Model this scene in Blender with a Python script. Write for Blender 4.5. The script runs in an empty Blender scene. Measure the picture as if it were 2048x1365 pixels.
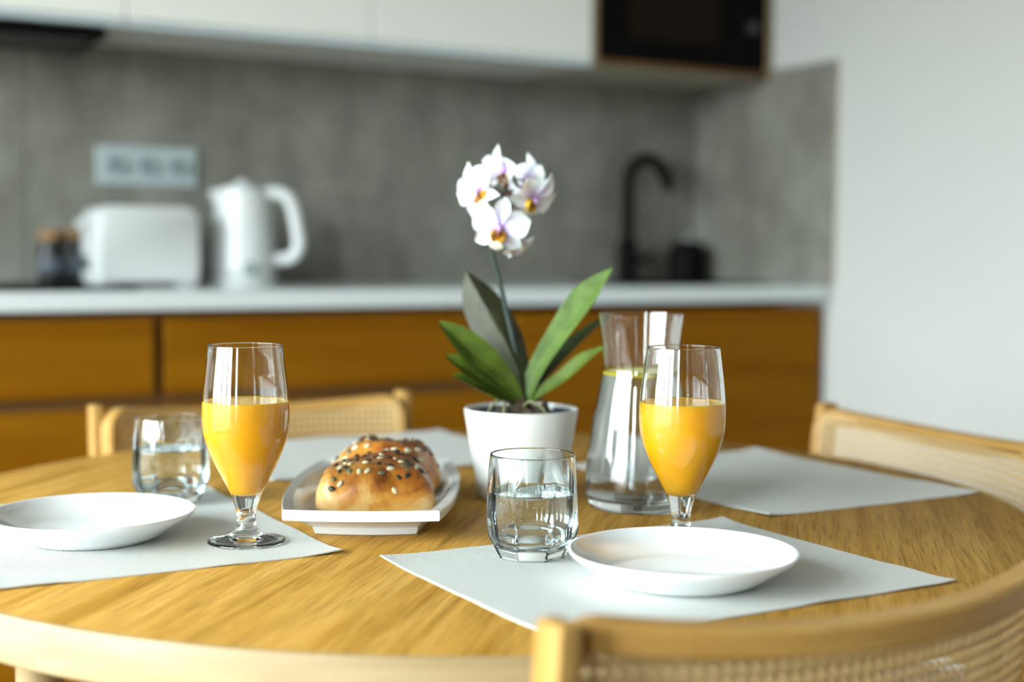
import bpy, bmesh, math, random
from math import sin, cos, pi, radians, sqrt, atan2, asin
from mathutils import Vector, Matrix, Euler, noise as mnoise

random.seed(7)
S = bpy.context.scene
COL = S.collection

# ------------------------------------------------------------------ camera
FPX, CX, CY = 2797.0, 1024.0, 682.5
PITCH, YAW, ROLL = radians(3.666), radians(29.79), radians(0.404)
CZ, TZ = 1.0148, 0.74                         # eye height, table height
vF = Vector((sin(YAW) * cos(PITCH), cos(YAW) * cos(PITCH), -sin(PITCH)))
vR0 = Vector((cos(YAW), -sin(YAW), 0.0))
vU0 = vR0.cross(vF)
vR = vR0 * cos(ROLL) + vU0 * sin(ROLL)
vU = vR.cross(vF)
EYE = Vector((0, 0, CZ))
cam = bpy.data.cameras.new('camera')
cam.sensor_width = 36.0
cam.sensor_fit = 'HORIZONTAL'
cam.lens = FPX / 2048.0 * 36.0
cam.clip_start = 0.05
cam.dof.use_dof = True
cam.dof.focus_distance = 1.27
cam.dof.aperture_fstop = 2.25
camo = bpy.data.objects.new('camera', cam)
COL.objects.link(camo)
camo.matrix_world = Matrix(((vR.x, vU.x, -vF.x, 0), (vR.y, vU.y, -vF.y, 0), (vR.z, vU.z, -vF.z, CZ), (0, 0, 0, 1)))
S.camera = camo


def ray(x, y):
    return vF + vR * ((x - CX) / FPX) - vU * ((y - CY) / FPX)


def onz(x, y, z=TZ):
    d = ray(x, y); return EYE + d * ((z - CZ) / d.z)


def ony(x, y, Y):
    d = ray(x, y); return EYE + d * (Y / d.y)


def atd(x, y, D):
    return EYE + ray(x, y) * D


# ------------------------------------------------------------------ light
S.view_settings.view_transform = 'Standard'
S.view_settings.look = 'None'
S.view_settings.gamma = 1.0
S.view_settings.use_curve_mapping = False
S.view_settings.exposure = 0.35
S.cycles.sample_clamp_indirect = 60.0
SKY_STRENGTH = 25.0
W = bpy.data.worlds.new('sky'); S.world = W; W.use_nodes = True
wnt = W.node_tree; bg = wnt.nodes['Background']
wtc = wnt.nodes.new('ShaderNodeTexCoord'); wsp = wnt.nodes.new('ShaderNodeSeparateXYZ')
wmr = wnt.nodes.new('ShaderNodeMapRange'); wmr.inputs[1].default_value = -1.0; wmr.inputs[2].default_value = 1.0
wra = wnt.nodes.new('ShaderNodeValToRGB')          # bright overcast sky above the horizon, dim ground below it
wra.color_ramp.elements.new(0.5); wra.color_ramp.elements.new(0.5)
for e, (p_, c_) in zip(wra.color_ramp.elements, ((0.0, (0.07, 0.075, 0.065)), (0.485, (0.11, 0.115, 0.10)), (0.515, (0.86, 0.97, 1.0)), (1.0, (0.82, 0.96, 1.0)))):
    e.position = p_; e.color = c_ + (1,)
wnt.links.new(wtc.outputs['Generated'], wsp.inputs[0]); wnt.links.new(wsp.outputs['Z'], wmr.inputs[0])
wnt.links.new(wmr.outputs[0], wra.inputs[0]); wnt.links.new(wra.outputs[0], bg.inputs[0])
bg.inputs[1].default_value = SKY_STRENGTH

WEST, SOUTH, NORTH, EAST, CEIL = -2.10, -2.9, 3.45, 2.612, 2.60
# daylight comes in through the windows of the west wall; a light portal in each opening
WINDOWS = [(-1.75, -1.10, 0.08, 2.50), (-0.35, 2.55, 0.08, 2.52)]     # y0, y1, z0, z1
for i, (y0, y1, z0, z1) in enumerate(WINDOWS):
    L = bpy.data.lights.new('daylight_portal', 'AREA'); L.shape = 'RECTANGLE'
    L.size = y1 - y0; L.size_y = z1 - z0
    L.cycles.is_portal = True
    o = bpy.data.objects.new('daylight_portal', L); COL.objects.link(o)
    # local x -> +Y, local y -> -Z, local z -> -X  (it shines along local -Z = +X)
    o.matrix_world = Matrix.Translation((WEST - 0.16, (y0 + y1) / 2, (z0 + z1) / 2)) @ Matrix(((0, 0, -1, 0), (1, 0, 0, 0), (0, -1, 0, 0), (0, 0, 0, 1)))


# ------------------------------------------------------------------ materials
def lin(c):
    return tuple(((v / 255) / 12.92 if v / 255 <= 0.04045 else ((v / 255 + 0.055) / 1.055) ** 2.4) for v in c)


MATS = {}


def newmat(name):
    m = bpy.data.materials.new(name); m.use_nodes = True
    nt = m.node_tree
    return m, nt, nt.nodes['Principled BSDF']


def plain(name, c, rough=0.5, metal=0.0, spec=0.5, coat=0.0, noise=0.0, nscale=20, bump=0.0):
    if name in MATS: return MATS[name]
    m, nt, b = newmat(name)
    c = tuple(c) + (1,)
    b.inputs['Base Color'].default_value = c
    b.inputs['Roughness'].default_value = rough
    b.inputs['Metallic'].default_value = metal
    b.inputs['Specular IOR Level'].default_value = spec
    b.inputs['Coat Weight'].default_value = coat
    tc = nt.nodes.new('ShaderNodeTexCoord')
    n = nt.nodes.new('ShaderNodeTexNoise'); n.inputs['Scale'].default_value = nscale
    n.inputs['Detail'].default_value = 4
    nt.links.new(tc.outputs['Object'], n.inputs['Vector'])
    if noise:
        r = nt.nodes.new('ShaderNodeMix'); r.data_type = 'RGBA'
        r.inputs[6].default_value = tuple(v * (1 - noise) for v in c[:3]) + (1,)
        r.inputs[7].default_value = tuple(min(1, v * (1 + noise)) for v in c[:3]) + (1,)
        nt.links.new(n.outputs['Fac'], r.inputs[0]); nt.links.new(r.outputs[2], b.inputs['Base Color'])
    if bump:
        bp = nt.nodes.new('ShaderNodeBump'); bp.inputs['Strength'].default_value = bump
        bp.inputs['Distance'].default_value = 0.001
        nt.links.new(n.outputs['Fac'], bp.inputs['Height']); nt.links.new(bp.outputs['Normal'], b.inputs['Normal'])
    MATS[name] = m
    return m


def ramp(nt, stops):
    r = nt.nodes.new('ShaderNodeValToRGB')
    while len(r.color_ramp.elements) < len(stops): r.color_ramp.elements.new(0.5)
    for e, (p, c) in zip(r.color_ramp.elements, stops):
        e.position = p; e.color = tuple(c) + (1,)
    return r


def wood(name, dark, mid, light, rot=(0, 0, 0), stretch=(1.0, 14.0, 14.0), scale=3.0, rough=0.45, pores=0.25, bump=0.15, coat=0.0, spec=0.35):
    """grain runs along local X after the rotation"""
    m, nt, b = newmat(name)
    tc = nt.nodes.new('ShaderNodeTexCoord')
    mp = nt.nodes.new('ShaderNodeMapping'); mp.vector_type = 'TEXTURE'
    mp.inputs['Rotation'].default_value = rot
    nt.links.new(tc.outputs['Object'], mp.inputs['Vector'])
    sc = nt.nodes.new('ShaderNodeMapping'); sc.inputs['Scale'].default_value = stretch
    nt.links.new(mp.outputs[0], sc.inputs['Vector'])
    n1 = nt.nodes.new('ShaderNodeTexNoise'); n1.inputs['Scale'].default_value = scale
    n1.inputs['Detail'].default_value = 5; n1.inputs['Distortion'].default_value = 0.4
    nt.links.new(sc.outputs[0], n1.inputs['Vector'])
    r1 = ramp(nt, [(0.30, dark), (0.52, mid), (0.72, light)])
    nt.links.new(n1.outputs['Fac'], r1.inputs[0])
    sc2 = nt.nodes.new('ShaderNodeMapping'); sc2.inputs['Scale'].default_value = (stretch[0] * 6, stretch[1] * 18, stretch[2] * 18)
    nt.links.new(mp.outputs[0], sc2.inputs['Vector'])
    n2 = nt.nodes.new('ShaderNodeTexNoise'); n2.inputs['Scale'].default_value = scale; n2.inputs['Detail'].default_value = 2
    nt.links.new(sc2.outputs[0], n2.inputs['Vector'])
    r2 = ramp(nt, [(0.36, (1 - pores,) * 3), (0.5, (1, 1, 1))])
    nt.links.new(n2.outputs['Fac'], r2.inputs[0])
    mx = nt.nodes.new('ShaderNodeMix'); mx.data_type = 'RGBA'; mx.blend_type = 'MULTIPLY'; mx.inputs[0].default_value = 1
    nt.links.new(r1.outputs[0], mx.inputs[6]); nt.links.new(r2.outputs[0], mx.inputs[7])
    nt.links.new(mx.outputs[2], b.inputs['Base Color'])
    b.inputs['Roughness'].default_value = rough
    b.inputs['Coat Weight'].default_value = coat
    b.inputs['Specular IOR Level'].default_value = spec
    b.inputs['Coat Roughness'].default_value = 0.25
    bp = nt.nodes.new('ShaderNodeBump'); bp.inputs['Strength'].default_value = bump; bp.inputs['Distance'].default_value = 0.0006
    nt.links.new(n2.outputs['Fac'], bp.inputs['Height']); nt.links.new(bp.outputs['Normal'], b.inputs['Normal'])
    MATS[name] = m
    return m


def glassmat(name, tint, ior=1.48, rough=0.0):
    m, nt, b = newmat(name)
    b.inputs['Base Color'].default_value = tuple(tint) + (1,)
    b.inputs['Roughness'].default_value = rough
    b.inputs['IOR'].default_value = ior
    b.inputs['Transmission Weight'].default_value = 1.0
    MATS[name] = m
    return m


M_WALL = plain('white_wall_paint', (0.50, 0.50, 0.478), 0.75, noise=0.03, nscale=2.0, bump=0.05)
M_CEIL = plain('ceiling_paint', (0.60, 0.60, 0.58), 0.8)
M_WALLF = plain('taupe_wall_paint', (0.24, 0.225, 0.20), 0.8, noise=0.03, nscale=2.0)
M_CAB = plain('white_lacquer', (0.76, 0.76, 0.72), 0.35, noise=0.01)
M_COUNTER = plain('white_worktop', (0.56, 0.60, 0.60), 0.28, noise=0.03, nscale=60)
M_BLACK = plain('black_glass', (0.003, 0.003, 0.003), 0.35, spec=0.03)
M_BLACKM = plain('matt_black', (0.004, 0.004, 0.004), 0.5, spec=0.04)
M_DARKGREY = plain('dark_grey', (0.03, 0.03, 0.032), 0.5)
M_WHITEPL = plain('white_plastic', (0.56, 0.58, 0.575), 0.3, noise=0.01)
M_SOCKET = plain('socket_plastic', (0.36, 0.42, 0.43), 0.35)
M_STEEL = plain('steel', (0.5, 0.52, 0.52), 0.3, metal=1.0)
M_PORC = plain('white_porcelain', (0.74, 0.765, 0.77), 0.12, coat=0.3)
M_POT = plain('pot_ceramic', (0.70, 0.705, 0.67), 0.3, coat=0.1)
M_OAKFRONT = wood('oak_front', (0.155, 0.054, 0.001), (0.188, 0.071, 0.002), (0.22, 0.089, 0.003), stretch=(0.8, 9, 9), scale=2.2, rough=0.55, pores=0.12, bump=0.05, spec=0.04)
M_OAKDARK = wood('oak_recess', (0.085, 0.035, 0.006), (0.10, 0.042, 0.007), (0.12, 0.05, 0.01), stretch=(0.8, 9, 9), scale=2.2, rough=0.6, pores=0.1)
M_OAKEDGE = wood('oak_panel_edge', (0.22, 0.15, 0.07), (0.26, 0.18, 0.09), (0.30, 0.21, 0.11), rot=(0, radians(90), 0), rough=0.5, pores=0.1)
M_TABLE = wood('oak_table_top', (0.35, 0.175, 0.026), (0.47, 0.255, 0.052), (0.55, 0.315, 0.080), rot=(0, 0, radians(48)), stretch=(1.0, 20, 20), scale=3.2, rough=0.46, pores=0.45, bump=0.35, coat=0.0, spec=0.02)
M_TEDGE = wood('oak_table_edge', (0.29, 0.20, 0.092), (0.335, 0.24, 0.118), (0.37, 0.28, 0.15), rot=(0, 0, radians(-28)), stretch=(1.2, 10, 26), scale=2.6, rough=0.45, pores=0.08, bump=0.1)
M_CHAIR = wood('beech_chair', (0.34, 0.178, 0.042), (0.41, 0.228, 0.062), (0.47, 0.28, 0.09), rot=(0, 0, 0), stretch=(1.5, 8, 8), scale=3, rough=0.42, pores=0.1, bump=0.06, coat=0.0, spec=0.2)
M_CHAIRV = wood('beech_chair_upright', (0.34, 0.178, 0.042), (0.41, 0.228, 0.062), (0.47, 0.28, 0.09), rot=(0, radians(90), 0), stretch=(1.5, 8, 8), scale=3, rough=0.42, pores=0.1, bump=0.06, coat=0.0, spec=0.2)
M_CANE = plain('cane', (0.54, 0.37, 0.165), 0.45, noise=0.18, nscale=180)
M_FLOOR = wood('oak_floor', (0.075, 0.042, 0.012), (0.10, 0.058, 0.018), (0.12, 0.075, 0.026), stretch=(0.6, 7, 7), rough=0.4, pores=0.1)
M_GLASS = glassmat('clear_glass', (0.985, 0.995, 0.99))
M_GLASSB = glassmat('aqua_tinged_glass', (0.93, 0.985, 0.995))
M_WATER = glassmat('water', (0.96, 0.99, 0.995), ior=1.333)


def concrete():
    m, nt, b = newmat('concrete_tile')
    tc = nt.nodes.new('ShaderNodeTexCoord')
    n1 = nt.nodes.new('ShaderNodeTexNoise'); n1.inputs['Scale'].default_value = 3.2; n1.inputs['Detail'].default_value = 8; n1.inputs['Roughness'].default_value = 0.62
    n2 = nt.nodes.new('ShaderNodeTexNoise'); n2.inputs['Scale'].default_value = 14; n2.inputs['Detail'].default_value = 6
    mp = nt.nodes.new('ShaderNodeMapping'); mp.inputs['Scale'].default_value = (2.2, 2.2, 0.7)
    nt.links.new(tc.outputs['Object'], mp.inputs['Vector']); nt.links.new(mp.outputs[0], n1.inputs['Vector'])
    nt.links.new(tc.outputs['Object'], n2.inputs['Vector'])
    mx = nt.nodes.new('ShaderNodeMix'); mx.data_type = 'FLOAT'; mx.inputs[0].default_value = 0.35
    nt.links.new(n1.outputs['Fac'], mx.inputs[2]); nt.links.new(n2.outputs['Fac'], mx.inputs[3])
    r = ramp(nt, [(0.30, (0.095, 0.092, 0.074)), (0.5, (0.17, 0.165, 0.138)), (0.68, (0.255, 0.25, 0.22))])
    nt.links.new(mx.outputs[0], r.inputs[0]); nt.links.new(r.outputs[0], b.inputs['Base Color'])
    b.inputs['Roughness'].default_value = 0.45
    return m


M_TILE = concrete()


def juice_mat():
    m, nt, b = newmat('orange_juice')
    b.inputs['Base Color'].default_value = (0.95, 0.49, 0.004, 1)
    b.inputs['Subsurface Weight'].default_value = 0.6
    b.inputs['Subsurface Radius'].default_value = (1.0, 0.55, 0.10)
    b.inputs['Subsurface Scale'].default_value = 0.012
    b.inputs['Roughness'].default_value = 0.25
    return m


M_JUICE = juice_mat()


def mat_weave():
    m, nt, b = newmat('woven_placemat')
    tc = nt.nodes.new('ShaderNodeTexCoord')
    wv = []
    for d, s in (('X', 98.0), ('Y', 160.0)):
        w = nt.nodes.new('ShaderNodeTexWave'); w.bands_direction = d; w.inputs['Scale'].default_value = s
        w.inputs['Distortion'].default_value = 0.3; w.inputs['Detail'].default_value = 0
        nt.links.new(tc.outputs['Object'], w.inputs['Vector']); wv.append(w)
    mul = nt.nodes.new('ShaderNodeMath'); mul.operation = 'MULTIPLY'
    nt.links.new(wv[0].outputs['Fac'], mul.inputs[0]); nt.links.new(wv[1].outputs['Fac'], mul.inputs[1])
    r = ramp(nt, [(0.0, (0.42, 0.43, 0.405)), (0.26, (0.78, 0.80, 0.77)), (1.0, (0.93, 0.95, 0.92))])
    nt.links.new(mul.outputs[0], r.inputs[0]); nt.links.new(r.outputs[0], b.inputs['Base Color'])
    b.inputs['Roughness'].default_value = 0.55
    bp = nt.nodes.new('ShaderNodeBump'); bp.inputs['Strength'].default_value = 0.8; bp.inputs['Distance'].default_value = 0.0008
    nt.links.new(mul.outputs[0], bp.inputs['Height']); nt.links.new(bp.outputs['Normal'], b.inputs['Normal'])
    return m


M_MAT = mat_weave()


# ------------------------------------------------------------------ mesh helpers
class MB:
    def __init__(s): s.v = []; s.f = []

    def add(s, vs, fs):
        o = len(s.v); s.v += [tuple(v) for v in vs]; s.f += [tuple(i + o for i in f) for f in fs]; return s

    def box(s, x0, x1, y0, y1, z0, z1, bev=0.0, seg=2):
        if bev <= 0:
            vs = [(x, y, z) for z in (z0, z1) for y in (y0, y1) for x in (x0, x1)]
            return s.add(vs, [(0, 2, 3, 1), (4, 5, 7, 6), (0, 1, 5, 4), (2, 6, 7, 3), (0, 4, 6, 2), (1, 3, 7, 5)])
        bm = bmesh.new(); bmesh.ops.create_cube(bm, size=1)
        for v in bm.verts:
            v.co = Vector(((x0 + x1) / 2 + v.co.x * (x1 - x0), (y0 + y1) / 2 + v.co.y * (y1 - y0), (z0 + z1) / 2 + v.co.z * (z1 - z0)))
        bmesh.ops.bevel(bm, geom=bm.edges[:], offset=bev, segments=seg, profile=0.5, affect='EDGES')
        return s.bm(bm)

    def bm(s, bm):
        bm.verts.index_update()
        s.add([v.co[:] for v in bm.verts], [[v.index for v in f.verts] for f in bm.faces]); bm.free(); return s

    def lathe(s, prof, seg=64, sides=None, c=(0, 0), a0=0.0):
        """prof: list of (r, z); closed to the axis where r == 0"""
        rings = []; vs = []; fs = []
        for p in prof:
            r, z = p[0], p[1]
            k = p[2] if len(p) > 2 else 0.0
            if r <= 1e-7:
                rings.append([len(vs)]); vs.append((c[0], c[1], z))
            else:
                rr = []
                for i in range(seg):
                    a = a0 + 2 * pi * i / seg
                    q = r
                    if sides and k > 0:
                        h = pi / sides
                        t = ((a + h) % (2 * h)) - h
                        q = r * (1 - k) + k * r * cos(h) ** 0.5 / cos(t)
                    rr.append(len(vs)); vs.append((c[0] + q * cos(a), c[1] + q * sin(a), z))
                rings.append(rr)
        for A, B in zip(rings, rings[1:]):
            if len(A) == 1 and len(B) == 1: continue
            for i in range(seg):
                j = (i + 1) % seg
                if len(A) == 1: fs.append((A[0], B[j], B[i]))
                elif len(B) == 1: fs.append((A[i], A[j], B[0]))
                else: fs.append((A[i], A[j], B[j], B[i]))
        return s.add(vs, fs)

    def tube(s, pts, rad, seg=12, caps=True):
        pts = [Vector(p) for p in pts]
        n = len(pts); rads = rad if isinstance(rad, (list, tuple)) else [rad] * n
        t0 = (pts[1] - pts[0]).normalized()
        up = Vector((0, 0, 1)) if abs(t0.z) < 0.9 else Vector((1, 0, 0))
        nrm = t0.cross(up).normalized(); vs = []; fs = []
        for i, p in enumerate(pts):
            t = (pts[min(i + 1, n - 1)] - pts[max(i - 1, 0)]).normalized()
            nrm = (nrm - t * nrm.dot(t)).normalized(); b = t.cross(nrm)
            for k in range(seg):
                a = 2 * pi * k / seg; vs.append(p + (nrm * cos(a) + b * sin(a)) * rads[i])
        for i in range(n - 1):
            for k in range(seg):
                j = (k + 1) % seg; fs.append((i * seg + k, i * seg + j, (i + 1) * seg + j, (i + 1) * seg + k))
        if caps:
            fs.append(tuple(range(seg))[::-1]); fs.append(tuple((n - 1) * seg + k for k in range(seg)))
        return s.add(vs, fs)

    def loft(s, rings, closed=True, cap0=True, cap1=True):
        n = len(rings[0]); vs = [p for r in rings for p in r]; fs = []
        for i in range(len(rings) - 1):
            for k in range(n if closed else n - 1):
                j = (k + 1) % n; fs.append((i * n + k, i * n + j, (i + 1) * n + j, (i + 1) * n + k))
        if closed and cap0: fs.append(tuple(range(n))[::-1])
        if closed and cap1: fs.append(tuple((len(rings) - 1) * n + k for k in range(n)))
        return s.add(vs, fs)

    def build(s, name, mat, parent=None, smooth=None, loc=None, rot=None):
        me = bpy.data.meshes.new(name); me.from_pydata(s.v, [], s.f); me.update()
        bm = bmesh.new(); bm.from_mesh(me); bmesh.ops.recalc_face_normals(bm, faces=bm.faces); bm.to_mesh(me); bm.free()
        if mat: me.materials.append(mat)
        o = bpy.data.objects.new(name, me); COL.objects.link(o)
        if smooth is not None:
            me.polygons.foreach_set('use_smooth', [True] * len(me.polygons))
            if smooth < 180: me.set_sharp_from_angle(angle=radians(smooth))
        if parent: o.parent = parent
        if loc: o.location = loc
        if rot: o.rotation_euler = rot
        return o


def tag(o, label, cat, group=None, kind=None):
    o['label'] = label; o['category'] = cat
    if group: o['group'] = group
    if kind: o['kind'] = kind
    return o


def struct(o):
    o['kind'] = 'structure'; return o


def thing(name, loc, label, cat, rz=0.0, group=None):
    o = bpy.data.objects.new(name, None); COL.objects.link(o); o.empty_display_size = 0.05
    o.location = loc; o.rotation_euler = (0, 0, rz)
    return tag(o, label, cat, group)


def copy_tree(o, parent=None):
    c = o.copy(); COL.objects.link(c); c.parent = parent
    for ch in [x for x in bpy.data.objects if x.parent == o]: copy_tree(ch, c)
    return c


def interp(pts, n):
    """Catmull-Rom through points (any dimension)"""
    P = [pts[0]] + list(pts) + [pts[-1]]; out = []
    m = len(pts) - 1
    for k in range(n + 1):
        t = k / n * m; i = min(int(t), m - 1); u = t - i
        p0, p1, p2, p3 = P[i], P[i + 1], P[i + 2], P[i + 3]
        out.append(tuple(0.5 * ((2 * b) + (c - a) * u + (2 * a - 5 * b + 4 * c - d) * u * u + (-a + 3 * b - 3 * c + d) * u ** 3) for a, b, c, d in zip(p0, p1, p2, p3)))
    return out


# ------------------------------------------------------------------ room shell
struct(MB().box(WEST - 0.2, EAST + 0.15, SOUTH - 0.15, NORTH + 0.15, -0.1, 0.0).build('floor', M_FLOOR))
struct(MB().box(WEST - 0.2, EAST + 0.15, SOUTH - 0.15, NORTH + 0.15, CEIL, CEIL + 0.1).build('ceiling', M_CEIL))
wall_back = struct(MB().box(WEST - 0.2, EAST + 0.15, NORTH, NORTH + 0.15, 0, CEIL).build('wall_back', M_WALL))
wall_right = struct(MB().box(EAST, EAST + 0.15, SOUTH - 0.15, NORTH, 0, CEIL).build('wall_right', M_WALL))
struct(MB().box(WEST - 0.2, EAST, SOUTH - 0.15, SOUTH, 0, CEIL).build('wall_front', M_WALLF))
mb = MB(); ys = [SOUTH] + [v for w in WINDOWS for v in w[:2]] + [NORTH]
for a, b in zip(ys[0::2], ys[1::2]): mb.box(WEST - 0.2, WEST, a, b, 0, CEIL)
for (y0, y1, z0, z1) in WINDOWS:
    mb.box(WEST - 0.2, WEST, y0, y1, 0, z0); mb.box(WEST - 0.2, WEST, y0, y1, z1, CEIL)
struct(mb.build('wall_left', M_WALL))


def pane_mat():
    m, nt, b = newmat('window_pane')
    nt.nodes.remove(b)
    t = nt.nodes.new('ShaderNodeBsdfTransparent'); g = nt.nodes.new('ShaderNodeBsdfGlossy'); g.inputs['Roughness'].default_value = 0.02
    mx = nt.nodes.new('ShaderNodeMixShader'); mx.inputs[0].default_value = 0.06
    nt.links.new(t.outputs[0], mx.inputs[1]); nt.links.new(g.outputs[0], mx.inputs[2])
    nt.links.new(mx.outputs[0], nt.nodes['Material Output'].inputs[0])
    return m


M_PANE = pane_mat()
M_FRAME = plain('window_frame_white', (0.7, 0.7, 0.68), 0.4)
for i, (y0, y1, z0, z1) in enumerate(WINDOWS):
    w = bpy.data.objects.new('window_%d' % (i + 1), None); COL.objects.link(w); w.location = (WEST - 0.07, (y0 + y1) / 2, z0); struct(w)
    hw, h = (y1 - y0) / 2, z1 - z0
    f = MB()
    f.box(-0.03, 0.03, -hw, -hw + 0.06, 0, h); f.box(-0.03, 0.03, hw - 0.06, hw, 0, h)
    f.box(-0.03, 0.03, -hw + 0.06, hw - 0.06, 0, 0.06); f.box(-0.03, 0.03, -hw + 0.06, hw - 0.06, h - 0.06, h)
    n = max(1, round((y1 - y0) / 0.66))
    for k in range(1, n):
        y = -hw + 2 * hw * k / n
        f.box(-0.03, 0.03, y - 0.05, y + 0.05, 0.06, h - 0.06)
    f.build('window_frame', M_FRAME, w)
    for k in range(n):
        a = -hw + 2 * hw * k / n + 0.05; b = -hw + 2 * hw * (k + 1) / n - 0.05
        MB().box(-0.004, 0.004, a, b, 0.06, h - 0.06).build('window_pane', M_PANE, w)

# backsplash tiles, each a tile of its own
ZC, ZU = 0.928, 1.502
JX = [-0.012, 0.201, 0.648, 1.095, 1.542, 2.168, EAST - 0.008]
for a, b in zip(JX, JX[1:]):
    o = MB().box(a + 0.0015, b - 0.0015, NORTH - 0.008, NORTH - 0.0002, ZC + 0.001, ZU + 0.06, 0.0008, 1).build('tile', M_TILE, wall_back)
for a, b in ((NORTH - 0.62, NORTH - 0.008),):
    MB().box(EAST - 0.008, EAST - 0.0002, a + 0.0015, b - 0.0015, ZC + 0.001, 1.53, 0.0008, 1).build('tile', M_TILE, wall_right)
MB().box(EAST - 0.0085, EAST - 0.0002, NORTH - 0.6245, NORTH - 0.6195, ZC + 0.001, 1.532).build('trim_strip', plain('trim_bronze', (0.30, 0.24, 0.16), 0.4), wall_right)

# ------------------------------------------------------------------ kitchen units
YB = NORTH - 0.008
YF = NORTH - 0.60           # plane of the base fronts


def base_cabinet(x0, x1, fronts, label, ztop=ZC - 0.04):
    t = thing('base_cabinet', ((x0 + x1) / 2, YB, 0), label, 'cabinet')
    h = (x1 - x0) / 2
    MB().box(-h, h, YF + 0.021 - YB, 0, 0.10, ztop).build('carcass', M_OAKDARK, t)  # carcass in darker oak: shade of the front gaps put into its colour
    MB().box(-h, h, YF + 0.06 - YB, -0.02, 0.0, 0.10).build('plinth', M_DARKGREY, t)
    for nm, a, b in fronts:
        MB().box(-h + 0.011, h - 0.011, YF - YB, YF + 0.02 - YB, a, b, 0.0015, 1).build(nm, M_OAKFRONT, t)
    return t


DR = [('drawer_front', 0.715, 0.872), ('drawer_front', 0.415, 0.690), ('drawer_front', 0.115, 0.390)]
base_cabinet(-0.008, 0.796, DR, 'oak drawer cabinet under the black hob at far left')
base_cabinet(0.798, 1.632, DR, 'oak drawer cabinet under the toaster and kettle, behind the orchid')
base_cabinet(1.634, EAST - 0.012, [('cabinet_door', 0.115, 0.872)], 'dark oak door cabinet under the tap, against the white wall', ztop=ZC - 0.18)

# worktop with an opening for the sink
SX0, SX1, SY0, SY1 = 2.12, 2.53, NORTH - 0.44, NORTH - 0.13
YC0, YC1 = NORTH - 0.62, NORTH - 0.009
mb = MB(); z0, z1 = ZC - 0.038, ZC
mb.box(-0.012, SX0, YC0, YC1, z0, z1, 0.002, 1); mb.box(SX1, EAST - 0.009, YC0, YC1, z0, z1, 0.002, 1)
mb.box(SX0, SX1, YC0, SY0, z0, z1, 0.002, 1); mb.box(SX0, SX1, SY1, YC1, z0, z1, 0.002, 1)
tag(mb.build('worktop', M_COUNTER), 'long white worktop running along the grey backsplash', 'worktop')
t = thing('sink', ((SX0 + SX1) / 2, (SY0 + SY1) / 2, ZC), 'black inset sink in the worktop beside the tap', 'sink')
hx, hy = (SX1 - SX0) / 2 - 0.002, (SY1 - SY0) / 2 - 0.002
mb = MB()
for a in ((-hx - 0.018, hx + 0.018, -hy - 0.018, -hy + 0.004), (-hx - 0.018, hx + 0.018, hy - 0.004, hy + 0.018), (-hx - 0.018, -hx + 0.004, -hy + 0.004, hy - 0.004), (hx - 0.004, hx + 0.018, -hy + 0.004, hy - 0.004)):
    mb.box(*a, 0.0005, 0.005)
mb.build('rim', M_BLACKM, t)
mb = MB()
mb.box(-hx, -hx + 0.004, -hy, hy, -0.17, 0); mb.box(hx - 0.004, hx, -hy, hy, -0.17, 0)
mb.box(-hx + 0.004, hx - 0.004, -hy, -hy + 0.004, -0.17, 0); mb.box(-hx + 0.004, hx - 0.004, hy - 0.004, hy, -0.17, 0)
mb.box(-hx, hx, -hy, hy, -0.175, -0.17)
mb.build('basin', M_BLACKM, t)

hob = thing('hob', (0.395, NORTH - 0.28, ZC + 0.0005), 'black glass hob lying on the worktop at the left edge', 'hob')
MB().box(-0.385, 0.385, -0.24, 0.22, 0, 0.007, 0.002, 1).build('glass_plate', M_BLACK, hob)
for cx_, cy_, r in ((-0.2, -0.1, 0.09), (-0.2, 0.12, 0.07), (0.2, -0.1, 0.07), (0.2, 0.12, 0.09)):
    MB().lathe([(r - 0.0015, 0.0071), (r, 0.0073), (r + 0.0015, 0.0071)], 48, c=(cx_, cy_)).build('zone_ring', M_DARKGREY, hob)

# upper cabinets
UD = 0.36


def upper_cabinet(x0, x1, label, door=True):
    t = thing('wall_cabinet', ((x0 + x1) / 2, YB, ZU), label, 'cabinet')
    h = (x1 - x0) / 2
    MB().box(-h, h, -UD + 0.03, 0, 0, 0.72).build('carcass', M_CAB, t)
    MB().box(-h + 0.0015, h - 0.0015, -UD + 0.008, -UD + 0.028, 0.012, 0.72, 0.0015, 1).build('cabinet_door', M_CAB, t)
    MB().box(-h, h, -UD + 0.012, -UD + 0.0295, -0.004, 0.010).build('grip_profile', plain('pale_aluminium', (0.62, 0.72, 0.78), 0.35, metal=0.4), t)
    return t


upper_cabinet(0.207, 0.797, 'white wall cabinet at top left, above the black range hood')
upper_cabinet(0.799, 1.382, 'white wall cabinet above the power sockets and kettle')
upper_cabinet(1.384, 2.004, 'white wall cabinet next to the built-in microwave')

t = thing('range_hood', (0.489, NORTH - 0.19, ZU - 0.0045), 'slim black range hood under the wall cabinet at top left', 'range hood')
MB().box(-0.278, 0.278, -0.125, 0.17, -0.022, 0, 0.003, 2).build('housing', M_BLACKM, t)
MB().box(-0.25, 0.25, -0.10, 0.14, -0.025, -0.0215).build('filter', M_DARKGREY, t)

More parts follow.
